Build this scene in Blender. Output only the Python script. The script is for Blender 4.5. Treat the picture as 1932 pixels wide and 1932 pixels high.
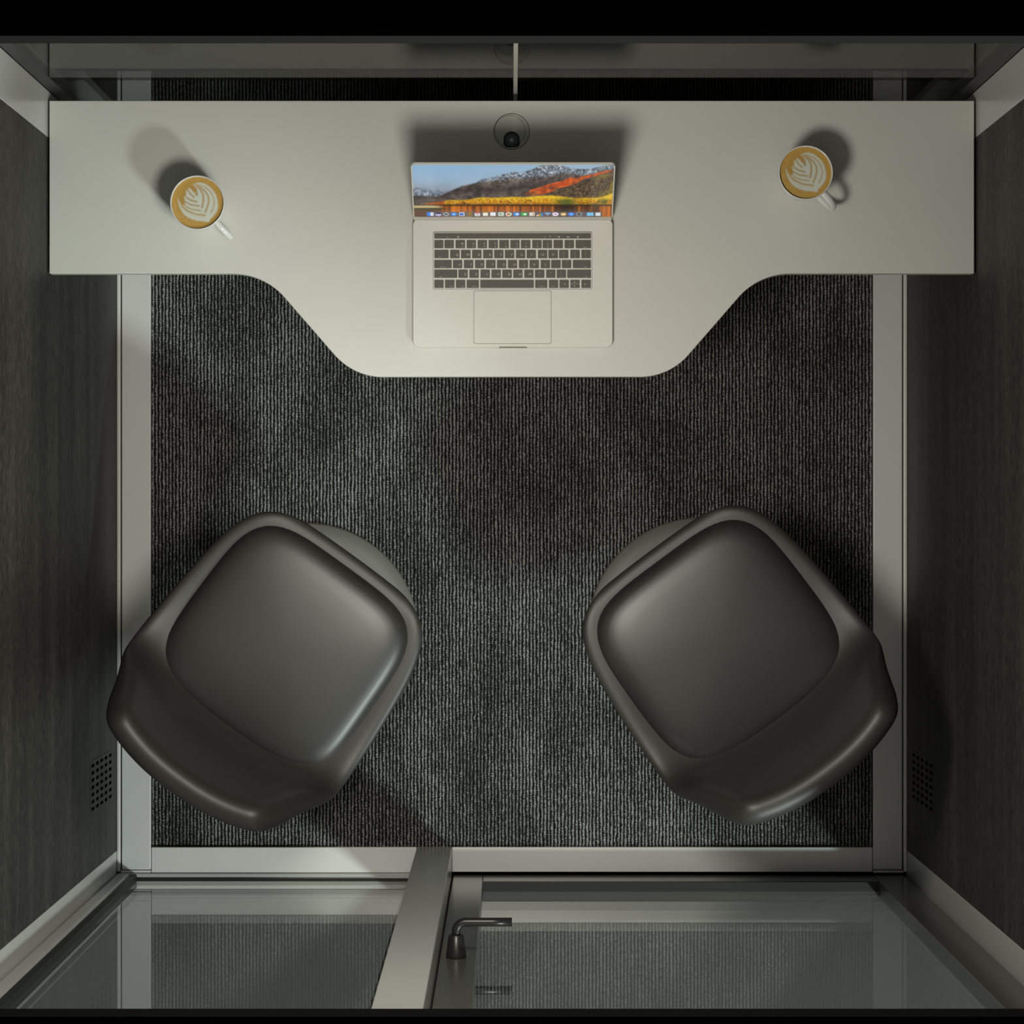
import bpy, bmesh, math, random
import numpy as np
from mathutils import Vector, Matrix

random.seed(7)
for o in list(bpy.data.objects):
    bpy.data.objects.remove(o)
SC = bpy.context.scene
COL = SC.collection
PI = math.pi

# ------------------------------------------------------------------ camera
H, F = 4.95, 4536.0                      # camera height, focal length in px (1932 frame)
cam = bpy.data.cameras.new('camera')
cam.sensor_width = 36.0
cam.lens = 36.0 * F / 1932.0
cam.clip_end = 60
cam_o = bpy.data.objects.new('camera', cam)
cam_o.location = (0, 0, H)
COL.objects.link(cam_o)
SC.camera = cam_o

# ------------------------------------------------------------------ world, lights, exposure
SC.view_settings.view_transform = 'Standard'
SC.view_settings.look = 'None'
SC.view_settings.exposure = 0.0
SC.view_settings.gamma = 1.0
w = bpy.data.worlds.new('world')
SC.world = w
w.use_nodes = True
w.node_tree.nodes['Background'].inputs[0].default_value = (1.0, 0.98, 0.92, 1)
w.node_tree.nodes['Background'].inputs[1].default_value = 0.24

def add_light(name, kind, loc, direction, energy, color, **kw):
    l = bpy.data.lights.new(name, kind)
    l.energy = energy
    l.color = color
    for k, v in kw.items():
        setattr(l, k, v)
    o = bpy.data.objects.new(name, l)
    o.location = loc
    o.rotation_euler = Vector(direction).to_track_quat('-Z', 'Y').to_euler()
    COL.objects.link(o)
    return o

add_light('ceiling_lamp', 'AREA', (-0.06, 0.03, 1.95), (0, 0, -1), 9.7, (1.0, 0.97, 0.86),
          shape='DISK', size=0.28)
add_light('office_downlight', 'POINT', (3.0, -3.46, 4.44), (0, 0, -1), 940, (0.88, 1.0, 0.985), shadow_soft_size=0.36)

# ------------------------------------------------------------------ helpers
def P(px, py, z):
    """point at height z that the straight-down camera sees at (px, py)"""
    k = (H - z) / F
    return ((px - 966) * k, (966 - py) * k)

def tag(o, label=None, cat=None, group=None, kind=None):
    if label: o['label'] = label
    if cat: o['category'] = cat
    if group: o['group'] = group
    if kind: o['kind'] = kind
    return o

def empty(name, loc=(0, 0, 0), rz=0.0):
    o = bpy.data.objects.new(name, None)
    o.empty_display_size = 0.05
    o.location = loc
    o.rotation_euler = (0, 0, rz)
    COL.objects.link(o)
    return o

def mesh_obj(name, verts, faces, mat, parent=None, smooth=False, mats=None, fmat=None):
    me = bpy.data.meshes.new(name)
    me.from_pydata([tuple(v) for v in verts], [], [tuple(f) for f in faces])
    me.update()
    for m in (mats or [mat]):
        me.materials.append(m)
    if fmat is not None:
        me.polygons.foreach_set('material_index', fmat)
    if smooth:
        me.polygons.foreach_set('use_smooth', [True] * len(me.polygons))
    o = bpy.data.objects.new(name, me)
    COL.objects.link(o)
    if parent is not None:
        o.parent = parent
    return o

def fix_normals(o):
    bm = bmesh.new(); bm.from_mesh(o.data)
    bmesh.ops.recalc_face_normals(bm, faces=bm.faces)
    bm.to_mesh(o.data); bm.free()
    return o

def box_vf(x0, x1, y0, y1, z0, z1):
    v = [(x0, y0, z0), (x1, y0, z0), (x1, y1, z0), (x0, y1, z0), (x0, y0, z1), (x1, y0, z1), (x1, y1, z1), (x0, y1, z1)]
    f = [(3, 2, 1, 0), (4, 5, 6, 7), (0, 1, 5, 4), (1, 2, 6, 5), (2, 3, 7, 6), (3, 0, 4, 7)]
    return v, f

def bevel(o, wd, seg=2):
    m = o.modifiers.new('bevel', 'BEVEL')
    m.width = wd; m.segments = seg; m.limit_method = 'ANGLE'; m.angle_limit = math.radians(40)
    return o

def box(name, x0, x1, y0, y1, z0, z1, mat, parent=None, bv=0.0):
    o = mesh_obj(name, *box_vf(min(x0, x1), max(x0, x1), min(y0, y1), max(y0, y1), z0, z1), mat, parent)
    if bv: bevel(o, bv)
    return o

def multi_box(name, boxes, mat, parent=None, bv=0.0, mats=None, fm=None):
    V, Fc, FM = [], [], []
    for i, b in enumerate(boxes):
        v, f = box_vf(*b); n = len(V)
        V += v; Fc += [tuple(a + n for a in q) for q in f]
        FM += [fm[i] if fm else 0] * 6
    o = mesh_obj(name, V, Fc, mat, parent, mats=mats, fmat=FM if mats else None)
    if bv: bevel(o, bv)
    return o

def prism_vf(poly, z0, z1):
    n = len(poly)
    v = [(x, y, z0) for x, y in poly] + [(x, y, z1) for x, y in poly]
    f = [tuple(range(n - 1, -1, -1)), tuple(range(n, 2 * n))]
    f += [(i, (i + 1) % n, n + (i + 1) % n, n + i) for i in range(n)]
    return v, f

def rrect(x0, x1, y0, y1, r, seg=5):
    pts = []
    for cx, cy, a0 in ((x1 - r, y0 + r, -PI / 2), (x1 - r, y1 - r, 0), (x0 + r, y1 - r, PI / 2), (x0 + r, y0 + r, PI)):
        for i in range(seg + 1):
            a = a0 + PI / 2 * i / seg
            pts.append((cx + r * math.cos(a), cy + r * math.sin(a)))
    return pts

def lathe_vf(profile, n=64, caps=True):
    V, Fc = [], []
    for r, z in profile:
        for i in range(n):
            a = 2 * PI * i / n
            V.append((r * math.cos(a), r * math.sin(a), z))
    for j in range(len(profile) - 1):
        for i in range(n):
            k = (i + 1) % n
            Fc.append((j * n + i, j * n + k, (j + 1) * n + k, (j + 1) * n + i))
    if caps:
        Fc.append(tuple(range(n - 1, -1, -1)))
        Fc.append(tuple(range((len(profile) - 1) * n, len(profile) * n)))
    return V, Fc

def tube_vf(path, ra, rb=None, n=16, up=None):
    """tube along a path; ra / rb are the half-axes across the path"""
    rb = rb or ra
    V, Fc = [], []
    m = len(path)
    path = [Vector(p) for p in path]
    for i, p in enumerate(path):
        t = (path[min(i + 1, m - 1)] - path[max(i - 1, 0)]).normalized()
        u = Vector(up) if up else (Vector((0, 0, 1)) if abs(t.z) < .9 else Vector((1, 0, 0)))
        a = t.cross(u).normalized(); b = a.cross(t).normalized()
        for k in range(n):
            th = 2 * PI * k / n
            V.append(p + a * ra * math.cos(th) + b * rb * math.sin(th))
    for i in range(m - 1):
        for k in range(n):
            q = (k + 1) % n
            Fc.append((i * n + k, i * n + q, (i + 1) * n + q, (i + 1) * n + k))
    Fc.append(tuple(range(n - 1, -1, -1)))
    Fc.append(tuple(range((m - 1) * n, m * n)))
    return V, Fc

_txt = {}
def text_vf(body, size):
    """flat letters centred on the origin: vertices and faces"""
    key = (body, size)
    if key in _txt: return _txt[key]
    cu = bpy.data.curves.new('legend', 'FONT')
    cu.body = body; cu.size = size; cu.resolution_u = 2
    cu.align_x = 'CENTER'; cu.align_y = 'CENTER'
    ob = bpy.data.objects.new('legend', cu)
    COL.objects.link(ob)
    bpy.context.view_layer.update()
    dg = bpy.context.evaluated_depsgraph_get()
    me = ob.evaluated_get(dg).to_mesh()
    v = [(p.co.x, p.co.y) for p in me.vertices]
    f = [tuple(q.vertices) for q in me.polygons]
    ob.evaluated_get(dg).to_mesh_clear()
    bpy.data.objects.remove(ob); bpy.data.curves.remove(cu)
    _txt[key] = (v, f)
    return v, f

# ------------------------------------------------------------------ materials
def new_mat(name):
    m = bpy.data.materials.new(name); m.use_nodes = True
    nt = m.node_tree
    return m, nt, nt.nodes['Principled BSDF']

def plain(name, col, rough=.5, metal=0.0, spec=.5, coat=0.0, noise=0.0, nscale=60, bump=0.0):
    m, nt, b = new_mat(name)
    b.inputs['Base Color'].default_value = (*col, 1)
    b.inputs['Roughness'].default_value = rough
    b.inputs['Metallic'].default_value = metal
    b.inputs['Specular IOR Level'].default_value = spec
    b.inputs['Coat Weight'].default_value = coat
    if noise or bump:
        tc = nt.nodes.new('ShaderNodeTexCoord')
        n = nt.nodes.new('ShaderNodeTexNoise'); n.inputs['Scale'].default_value = nscale
        n.inputs['Detail'].default_value = 4
        nt.links.new(tc.outputs['Object'], n.inputs['Vector'])
        if noise:
            mx = nt.nodes.new('ShaderNodeMix'); mx.data_type = 'RGBA'
            mx.inputs['A'].default_value = (*[c * (1 - noise) for c in col], 1)
            mx.inputs['B'].default_value = (*[min(1, c * (1 + noise)) for c in col], 1)
            nt.links.new(n.outputs['Fac'], mx.inputs['Factor'])
            nt.links.new(mx.outputs['Result'], b.inputs['Base Color'])
        if bump:
            bp = nt.nodes.new('ShaderNodeBump'); bp.inputs['Strength'].default_value = bump
            bp.inputs['Distance'].default_value = .002
            nt.links.new(n.outputs['Fac'], bp.inputs['Height'])
            nt.links.new(bp.outputs['Normal'], b.inputs['Normal'])
    return m

def wood_mat():
    m, nt, b = new_mat('dark_wood_veneer')
    N, L = nt.nodes.new, nt.links.new
    geo = N('ShaderNodeNewGeometry')
    def grain(sc, scale, det):
        mp = N('ShaderNodeMapping'); mp.inputs['Scale'].default_value = sc
        L(geo.outputs['Position'], mp.inputs['Vector'])
        n = N('ShaderNodeTexNoise'); n.inputs['Scale'].default_value = scale
        n.inputs['Detail'].default_value = det; n.inputs['Roughness'].default_value = .75
        L(mp.outputs['Vector'], n.inputs['Vector'])
        return n.outputs['Fac']
    fine = grain((1, 30, 150), 1.6, 6)
    broad = grain((1, .8, 9), 1.2, 2)
    pore = grain((1, 45, 330), 2.0, 3)
    def mth(op, a, bb):
        q = N('ShaderNodeMath'); q.operation = op
        for i, s in enumerate((a, bb)):
            if isinstance(s, (int, float)): q.inputs[i].default_value = s
            else: L(s, q.inputs[i])
        return q.outputs[0]
    v = mth('ADD', mth('MULTIPLY', fine, .55), mth('ADD', mth('MULTIPLY', broad, .22), mth('MULTIPLY', pore, .33)))
    r = N('ShaderNodeValToRGB')
    cr = r.color_ramp
    cr.elements[0].position = .40; cr.elements[0].color = (.014, .0132, .0115, 1)
    cr.elements[1].position = .72; cr.elements[1].color = (.125, .117, .100, 1)
    e = cr.elements.new(.53); e.color = (.035, .033, .0285, 1)
    L(v, r.inputs['Fac'])
    L(r.outputs['Color'], b.inputs['Base Color'])
    b.inputs['Roughness'].default_value = .6
    b.inputs['Specular IOR Level'].default_value = .25
    return m

def carpet_mat():
    m, nt, b = new_mat('ribbed_loop_carpet')
    N, L = nt.nodes.new, nt.links.new
    def mth(op, a, bb=None):
        q = N('ShaderNodeMath'); q.operation = op
        for i, s in enumerate((a, bb)):
            if s is None: continue
            if isinstance(s, (int, float)): q.inputs[i].default_value = s
            else: L(s, q.inputs[i])
        return q.outputs[0]
    geo = N('ShaderNodeNewGeometry')
    sp = N('ShaderNodeSeparateXYZ'); L(geo.outputs['Position'], sp.inputs[0])
    x, y = sp.outputs['X'], sp.outputs['Y']
    def noise(sc, scale, det=2):
        mp = N('ShaderNodeMapping'); mp.inputs['Scale'].default_value = sc
        L(geo.outputs['Position'], mp.inputs['Vector'])
        n = N('ShaderNodeTexNoise'); n.inputs['Scale'].default_value = scale; n.inputs['Detail'].default_value = det
        L(mp.outputs['Vector'], n.inputs['Vector'])
        return n.outputs['Fac']
    per = .0072
    wob = mth('ADD', mth('MULTIPLY', mth('SUBTRACT', noise((1, .5, 1), 110), .5), .0050), mth('MULTIPLY', mth('SUBTRACT', noise((1, 1, 1), 330), .5), .0034))
    xx = mth('DIVIDE', mth('ADD', x, wob), per)
    rid = mth('FLOOR', xx)
    rib = mth('ADD', .5, mth('MULTIPLY', -.5, mth('COSINE', mth('MULTIPLY', mth('FRACT', xx), 2 * PI))))
    wn = N('ShaderNodeTexWhiteNoise'); wn.noise_dimensions = '1D'; L(rid, wn.inputs['W'])
    ph = mth('MULTIPLY', wn.outputs['Value'], 6.28)
    wob2 = mth('MULTIPLY', mth('SUBTRACT', noise((1, 1, 1), 180), .5), 9.0)
    lp = mth('ADD', .5, mth('MULTIPLY', .5, mth('SINE', mth('ADD', mth('ADD', mth('MULTIPLY', y, 2 * PI / .0034), ph), wob2))))
    # tuft-to-tuft yarn variation
    wn2 = N('ShaderNodeTexWhiteNoise'); wn2.noise_dimensions = '2D'
    cb = N('ShaderNodeCombineXYZ'); L(rid, cb.inputs[0])
    L(mth('FLOOR', mth('DIVIDE', y, .0068)), cb.inputs[1]); L(cb.outputs[0], wn2.inputs['Vector'])
    h = mth('MULTIPLY', mth('POWER', rib, 1.3), mth('ADD', .42, mth('MULTIPLY', .58, lp)))
    yarn = mth('ADD', .22, mth('MULTIPLY', 1.0, mth('MULTIPLY', noise((1, .22, 1), 130, 3), mth('ADD', .55, mth('MULTIPLY', wn2.outputs['Value'], .75)))))
    speck = mth('MULTIPLY', mth('POWER', noise((1, 1, 1), 330, 2), 5.0), 9.0)
    blotch = mth('ADD', .05, mth('MULTIPLY', 1.9, noise((1, .55, 1), 7, 4)))
    val = mth('MULTIPLY', mth('MULTIPLY', h, mth('ADD', yarn, speck)), blotch)
    r = N('ShaderNodeValToRGB'); cr = r.color_ramp
    cr.elements[0].position = 0; cr.elements[0].color = (.006, .006, .0059, 1)
    cr.elements[1].position = 1.0; cr.elements[1].color = (.50, .50, .485, 1)
    e = cr.elements.new(.35); e.color = (.085, .085, .083, 1)
    L(val, r.inputs['Fac'])
    L(r.outputs['Color'], b.inputs['Base Color'])
    b.inputs['Roughness'].default_value = .95
    b.inputs['Specular IOR Level'].default_value = .1
    bp = N('ShaderNodeBump'); bp.inputs['Strength'].default_value = .6; bp.inputs['Distance'].default_value = .003
    L(h, bp.inputs['Height']); L(bp.outputs['Normal'], b.inputs['Normal'])
    return m

def glass_mat(name, base, grz, tint=(.92, .925, .905)):
    m = bpy.data.materials.new(name); m.use_nodes = True
    nt = m.node_tree; N, L = nt.nodes.new, nt.links.new
    for n in list(nt.nodes):
        if n.type == 'BSDF_PRINCIPLED': nt.nodes.remove(n)
    out = nt.nodes['Material Output']
    tr = N('ShaderNodeBsdfTransparent'); tr.inputs[0].default_value = (*tint, 1)
    gl = N('ShaderNodeBsdfGlossy'); gl.inputs['Roughness'].default_value = 0.0
    gl.inputs['Color'].default_value = (1, 1, 1, 1)
    lw = N('ShaderNodeLayerWeight'); lw.inputs['Blend'].default_value = .5
    pw = N('ShaderNodeMath'); pw.operation = 'POWER'; pw.inputs[1].default_value = 5.0
    L(lw.outputs['Facing'], pw.inputs[0])
    ma = N('ShaderNodeMath'); ma.operation = 'MULTIPLY_ADD'
    ma.inputs[1].default_value = grz; ma.inputs[2].default_value = base
    L(pw.outputs[0], ma.inputs[0])
    mx = N('ShaderNodeMixShader')
    L(ma.outputs[0], mx.inputs[0]); L(tr.outputs[0], mx.inputs[1]); L(gl.outputs[0], mx.inputs[2])
    L(mx.outputs[0], out.inputs['Surface'])
    return m

def attr_mat(name, rough=.4, emit=False):
    m, nt, b = new_mat(name)
    a = nt.nodes.new('ShaderNodeAttribute'); a.attribute_name = 'picture'
    if emit:
        b.inputs['Base Color'].default_value = (.01, .01, .01, 1)
        nt.links.new(a.outputs['Color'], b.inputs['Emission Color'])
        b.inputs['Emission Strength'].default_value = 1.0
    else:
        nt.links.new(a.outputs['Color'], b.inputs['Base Color'])
    b.inputs['Roughness'].default_value = rough
    return m

M = dict(
    strip=plain('bright_brushed_aluminium', (.93, .925, .89), .36, metal=.15, spec=.6),
    paint=plain('pale_satin_metal', (.58, .58, .55), .24, spec=.5),
    desk=plain('pale_laminate', (.62, .615, .575), .42, noise=.015, nscale=25),
    wood=wood_mat(),
    carpet=carpet_mat(),
    black=plain('matt_black', (.0006, .0006, .0006), .9, spec=0.0),
    beam=plain('charcoal_paint', (.020, .020, .018), .7, spec=.2),
    gasket=plain('dark_gasket', (.02, .02, .018), .5, spec=.3),
    doorm=plain('bronze_grey_metal', (.10, .099, .088), .22, spec=.5),
    jamb=plain('dark_jamb', (.03, .03, .027), .5),
    handle=plain('gunmetal', (.03, .029, .026), .33, metal=.3),
    chair=plain('charcoal_leather', (.044, .0415, .0355), .48, spec=.8),
    cushion=plain('charcoal_cushion', (.037, .0345, .0295), .41, spec=.85),
    chairbase=plain('grey_pedestal', (.19, .187, .165), .45),
    glass=glass_mat('clear_glass', .03, .26),
    glassf=glass_mat('front_glass', .04, .62),
    alu=plain('pale_aluminium', (.71, .70, .645), .38, spec=.4),
    alu2=plain('hinge_aluminium', (.47, .46, .41), .4),
    well=plain('key_well', (.50, .49, .43), .5),
    groove=plain('groove', (.22, .215, .19), .5),
    key=plain('key_plastic', (.112, .107, .092), .55, spec=.3),
    legend=plain('key_legend', (.50, .49, .45), .5),
    screen=attr_mat('screen_picture', .15, emit=True),
    ceramic=plain('white_glaze', (.72, .72, .70), .12, spec=.5),
    coffee=attr_mat('latte_foam', .22),
    grom=plain('grey_gloss_plastic', (.56, .57, .52), .06),
    gromdark=plain('grommet_line', (.05, .05, .04), .3),
    brush=plain('black_bristle', (.010, .013, .018), .4),
    bristle=plain('grey_bristle', (.16, .19, .21), .4),
    joint=plain('pale_joint', (.55, .54, .49), .4),
    outside=plain('grey_floor', (.10, .103, .094), .8, noise=.05, nscale=40),
)

# ------------------------------------------------------------------ the setting
ZT = 2.10                                   # underside of the ceiling
XW = .812                                   # side wall faces
tag(box('floor', -.744, .744, -.6885, .76, -.02, 0.004, M['carpet']),
    'dark grey ribbed loop carpet covering the booth floor', 'floor', kind='structure')
tag(box('floor_base', -1.2, 1.2, -.79, .86, -.06, -.0201, M['black']),
    'black sub-floor under the booth', 'floor', kind='structure')
tag(box('floor_outside', -1.6, 1.6, -2.2, -.791, -.03, -.005, M['outside']),
    'plain grey floor outside, seen through the front glass', 'floor', kind='structure')
for s, side in ((-1, 'left'), (1, 'right')):
    tag(box('wall_' + side, s * XW, s * (XW + .05), -.695, .6556, .0, ZT, M['wood']),
        'dark grey-brown wood veneer wall on the %s' % side, 'wall', kind='structure')
tag(box('wall_back', -.9, .9, .80, .83, 0, ZT, M['black']),
    'black panel behind the back glass', 'wall', kind='structure')

n_trim = [0]
def trim(label, *b, mat='paint', bv=.0015):
    n_trim[0] += 1
    return tag(box('trim_%d' % n_trim[0], *b, M[mat], bv=bv), label, 'trim', kind='structure')

for s, side in ((-1, 'left'), (1, 'right')):
    trim('pale metal post at the back end of the %s wall' % side, s * XW, s * (XW + .05), .6562, .738, 0, ZT)
    trim('pale metal post at the front end of the %s wall' % side, s * XW, s * (XW + .05), -.79, -.6957, 0, ZT)
    tag(box('baseboard_' + side, s * .742, s * .8015, -.7345, .735, 0, .012, M['strip'], bv=.0015),
        'wide pale metal floor strip along the %s wall' % side, 'floor strip', kind='structure')
    trim('thin pale lip between the floor strip and the %s wood wall' % side, s * .8045, s * .8115, -.739, .738, 0, .013, mat='strip')
    trim('short pale corner piece at the front end of the %s floor strip' % side, s * .742, s * .8035, -.741, -.7362, 0, .012, mat='strip', bv=.0005)
box_front = box('baseboard_front', -.7408, -.196, -.741, -.6885, 0, .012, M['strip'], bv=.0015)
tag(box_front, 'pale metal floor strip in front of the fixed window', 'floor strip', kind='structure')
trim('pale metal threshold strip in front of the glass door', -.123, .7408, -.7395, -.6885, 0, .012, mat='strip')
tag(box('baseboard_back', -.741, .741, .70, .735, 0, .012, M['strip'], bv=.0015),
    'pale metal floor strip under the back glass', 'floor strip', kind='structure')

# mullion between window and door
mul = empty('trim_mullion', (-.1595, -.70, 0))
mul.name = 'trim_%d' % (n_trim[0] + 1)
tag(mul, 'broad pale upright post between the fixed window and the glass door', 'mullion', kind='structure')
def at_parent(o, par):
    o.parent = par
    o.matrix_parent_inverse = Matrix.Translation(-Vector(par.location))
    return o
at_parent(box('post', -.1955, -.1235, -.76, -.6885, 0, ZT, M['paint'], bv=.0015), mul)
at_parent(box('outer_cover', -.222, -.105, -.80, -.7705, 0, ZT, M['gasket']), mul)

# ceiling ring around the open cut (front and back edges show as dark bars)
V, Fc = [], []
yo0, yo1, xo, xe = -.5887, .5554, .66, 1.0
Vr = [(-xe, -.79), (xe, -.79), (xe, .84), (-xe, .84), (-xo, yo0), (xo, yo0), (xo, yo1), (-xo, yo1)]
V = [(x, y, ZT + .0005) for x, y in Vr] + [(x, y, ZT + .0455) for x, y in Vr]
for i in range(4):
    j = (i + 1) % 4
    Fc += [(i, 4 + i, 4 + j, j), (8 + i, 8 + j, 12 + j, 12 + i), (i, j, 8 + j, 8 + i), (4 + i, 12 + i, 12 + j, 4 + j)]
ce = mesh_obj('ceiling', V, Fc, None, mats=[M['black'], M['beam']], fmat=[0, 0, 0, 1] * 4)
fix_normals(ce)
tag(ce, 'black ceiling edge around the open top of the booth', 'ceiling', kind='structure')

# fixed front window (left)
wi = empty('window_1', (-.5, -.755, 0))
tag(wi, 'fixed front window left of the pale upright post', 'window', kind='structure')
at_parent(box('bottom_rail', -.8105, -.196, -.774, -.7415, .0005, .016, M['paint'], bv=.003), wi)
at_parent(box('stile', -.8105, -.784, -.774, -.7415, .0165, ZT - .001, M['paint'], bv=.004), wi)
at_parent(multi_box('gasket', [(-.7838, -.770, -.77, -.745, .0165, ZT - .002), (-.77, -.197, -.7575, -.7515, .0165, .020)], M['gasket']), wi)
at_parent(box('pane', -.7695, -.1965, -.767, -.758, .0168, ZT - .002, M['glassf']), wi)

# glass door (right) with lever handle
do = empty('door_1', (.34, -.765, 0))
tag(do, 'glass door with a dark metal frame right of the pale upright post', 'door', kind='structure')
at_parent(box('stile', -.1205, -.0595, -.778, -.7455, .008, ZT - .003, M['doorm'], bv=.0015), do)
at_parent(box('stile', .741, .805, -.778, -.7455, .008, ZT - .003, M['doorm'], bv=.0015), do)
at_parent(box('bottom_rail', -.0593, .7408, -.778, -.7455, .008, .098, M['doorm'], bv=.0015), do)
at_parent(box('gasket', -.0593, .7408, -.7655, -.7465, .0985, .102, M['gasket']), do)
at_parent(box('pane', -.0592, .7407, -.775, -.766, .0985, ZT - .004, M['glassf']), do)
HZ = .925
xn = -.0935
hd = empty('handle'); at_parent(hd, do); hd.matrix_parent_inverse = Matrix(); hd.location = (xn - .34, 0, HZ)
def ring_y(prof, n=40):      # lathe about the Y axis
    v, f = lathe_vf(prof, n)
    return [(x, z, -y) for x, y, z in v], f
nk = mesh_obj('neck', *ring_y([(.0175, .0195), (.0172, .022), (.0128, .0565), (.0118, .0575)]), M['handle'], hd, True)
path = []
for i in range(9):
    a = PI / 2 * i / 8
    path.append((.016 - .016 * math.cos(a), .0565 + .016 * math.sin(a) + .006, 0))
path = [(0, .05, 0)] + path + [(.03, .0785, 0), (.06, .0785, 0), (.0935, .0785, 0)]
lv = mesh_obj('lever', *tube_vf(path, .0074, n=20, up=(0, 0, 1)), M['handle'], hd, True)
ho = empty('handle'); at_parent(ho, do); ho.matrix_parent_inverse = Matrix(); ho.location = (xn - .34, 0, HZ)
mesh_obj('neck', *ring_y([(.012, -.0133), (.012, -.034)]), M['handle'], ho, True)
mesh_obj('lever', *tube_vf([(-.008, -.036, 0), (.03, -.036, 0), (.0935, -.036, 0)], .0074, n=20, up=(0, 0, 1)), M['handle'], ho, True)

# back glass
wb = empty('window_2', (0, .745, 0))
tag(wb, 'full width back glass behind the desk with a pale upright joint', 'window', kind='structure')
JX0, JX1 = .0025, .0095
at_parent(box('pane', -.7868, JX0 - .0003, .7385, .7465, .013, ZT, M['glass']), wb)
at_parent(box('pane', JX1 + .0003, .7868, .7385, .7465, .013, ZT, M['glass']), wb)
at_parent(box('joint', JX0, JX1, .7365, .7475, .013, ZT, M['joint']), wb)
for s in (-1, 1):
    at_parent(box('jamb', s * .787, s * .8115, .7385, .762, .013, ZT, M['jamb']), wb)

# ventilation slots low in each wall
def vent(side, s, label):
    vs = []
    mats = [M['wood'], M['black']]
    bx = [(0, .0006, -.052, .052, -.125, .125)]; fm = [0]
    for i in range(5):
        for j in range(7):
            z = -.1 + .05 * i
            y = -.0417 + .0139 * j
            bx.append((.0003, .0009, y - .0031, y + .0031, z - .0135, z + .0135)); fm.append(1)
    o = multi_box('air_vent', bx, None, None, mats=mats, fm=fm)
    o.location = (s * XW, -.533, .195)
    if s > 0: o.rotation_euler = (0, 0, PI)
    tag(o, label, 'vent', group='slotted vents low in the side walls')
vent('left', -1, 'slotted air vent low in the left dark wood wall, beside the left chair back')
vent('right', 1, 'slotted air vent low in the right dark wood wall, beside the right chair back')

# ------------------------------------------------------------------ desk
ZD = .75
def arc_pts(c, r, a0, a1, n=20):
    return [(c[0] + r * math.cos(a0 + (a1 - a0) * i / n), c[1] + r * math.sin(a0 + (a1 - a0) * i / n)) for i in range(n + 1)]
xl, ytop = P(93, 190, ZD); xr, _ = P(1838, 190, ZD)
_, yf = P(0, 516, ZD); _, yn = P(0, 711, ZD)
def s_curve(xa, xb, m=1):
    """from the shallow front edge (xa, yf) to the deep front edge (xb, yn): two tangent arcs and a straight"""
    th = math.radians(49)
    r1, r2 = .135, .125
    w_, h_ = abs(xb - xa), yf - yn
    # straight length so that the drop fits, then radius scaled so that the width fits
    best = None
    for k in range(200):
        sc = .6 + k * .006
        a, b = r1 * sc, r2 * sc
        drop = (a + b) * (1 - math.cos(th))
        ln = (h_ - drop) / math.sin(th)
        wid = (a + b) * math.sin(th) + ln * math.cos(th)
        if ln < 0: continue
        if best is None or abs(wid - w_) < best[0]: best = (abs(wid - w_), a, b, ln)
    _, a, b, ln = best
    d = 1 if xb > xa else -1
    pts = [(xa + d * a * math.sin(th * i / 16), yf - a * (1 - math.cos(th * i / 16))) for i in range(17)]
    pts += [(xb - d * b * math.sin(th * (16 - i) / 16), yn + b * (1 - math.cos(th * (16 - i) / 16))) for i in range(17)]
    return pts
poly = [(xl, ytop), (xl, yf)]
poly += s_curve(P(438, 0, ZD)[0], P(722, 0, ZD)[0])
poly += list(reversed(s_curve(P(1492, 0, ZD)[0], P(1208, 0, ZD)[0])))
poly += [(xr, yf), (xr, ytop)]
dk = empty('desk', (0, .45, 0))
tag(dk, 'pale laminate desk with a bulging middle spanning the booth under the laptop', 'desk')
o = mesh_obj('desktop', *prism_vf(poly, ZD - .025, ZD), M['desk']); bevel(o, .0012); at_parent(o, dk)
for s in (-1, 1):
    at_parent(multi_box('bracket', [(min(s * .8115, s * .808), max(s * .8115, s * .808), .47, .645, .66, .724),
                                    (min(s * .8115, s * .74), max(s * .8115, s * .74), .47, .645, .7195, .7248)], M['doorm']), dk)

# cable grommet let into the desk
gx, gy = P(965.3, 248.2, ZD)
gr = empty('cable_grommet', (gx, gy, ZD))
tag(gr, 'round grey cable grommet with a dark brush opening behind the laptop', 'cable grommet')
mesh_obj('rim', *lathe_vf([(.0315, .0), (.0315, .0012), (.0309, .0016)], 72), M['gromdark'], gr)
mesh_obj('ring', *lathe_vf([(.0307, .0), (.0307, .0017)], 72), M['grom'], gr)
ix = -.0032
v, f = lathe_vf([(.0272, .0017), (.0272, .0019)], 72)
mesh_obj('cap_edge', [(x + ix, y + .0012, z) for x, y, z in v], f, M['gromdark'], gr)
v, f = lathe_vf([(.0266, .0017), (.0266, .0022)], 72)
mesh_obj('cap', [(x + ix, y + .0012, z) for x, y, z in v], f, M['grom'], gr)
def d_poly(r, cy, yb):
    pts = [(r * math.cos(PI * i / 24), cy + r * math.sin(PI * i / 24)) for i in range(25)]
    pts.append((-r, yb + .003))
    for i in range(1, 8):
        t = -1 + 2 * i / 8
        pts.append((r * t, yb - .0022 * (1 - t * t)))
    pts.append((r, yb + .003))
    return pts
br = mesh_obj('brush_opening', *prism_vf(d_poly(.0142, -.0143, -.0262), .0018, .0026), M['brush'], gr)
V, Fc = [], []
for i in range(30):
    a = 2 * PI * i / 30
    c, s_ = math.cos(a), math.sin(a)
    r0, r1 = .003, .0112
    bw = .00028
    n = len(V)
    for r in (r0, r1):
        for q in (-1, 1):
            V.append((c * r - s_ * bw * q, -.0150 + s_ * r + c * bw * q, .0028))
    Fc.append((n, n + 2, n + 3, n + 1))
bo = mesh_obj('bristles', V, Fc, M['bristle'], br)
md = bo.modifiers.new('thick', 'SOLIDIFY'); md.thickness = .0002
v, f = lathe_vf([(.0028, .0026), (.0022, .0029)], 20)
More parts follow.
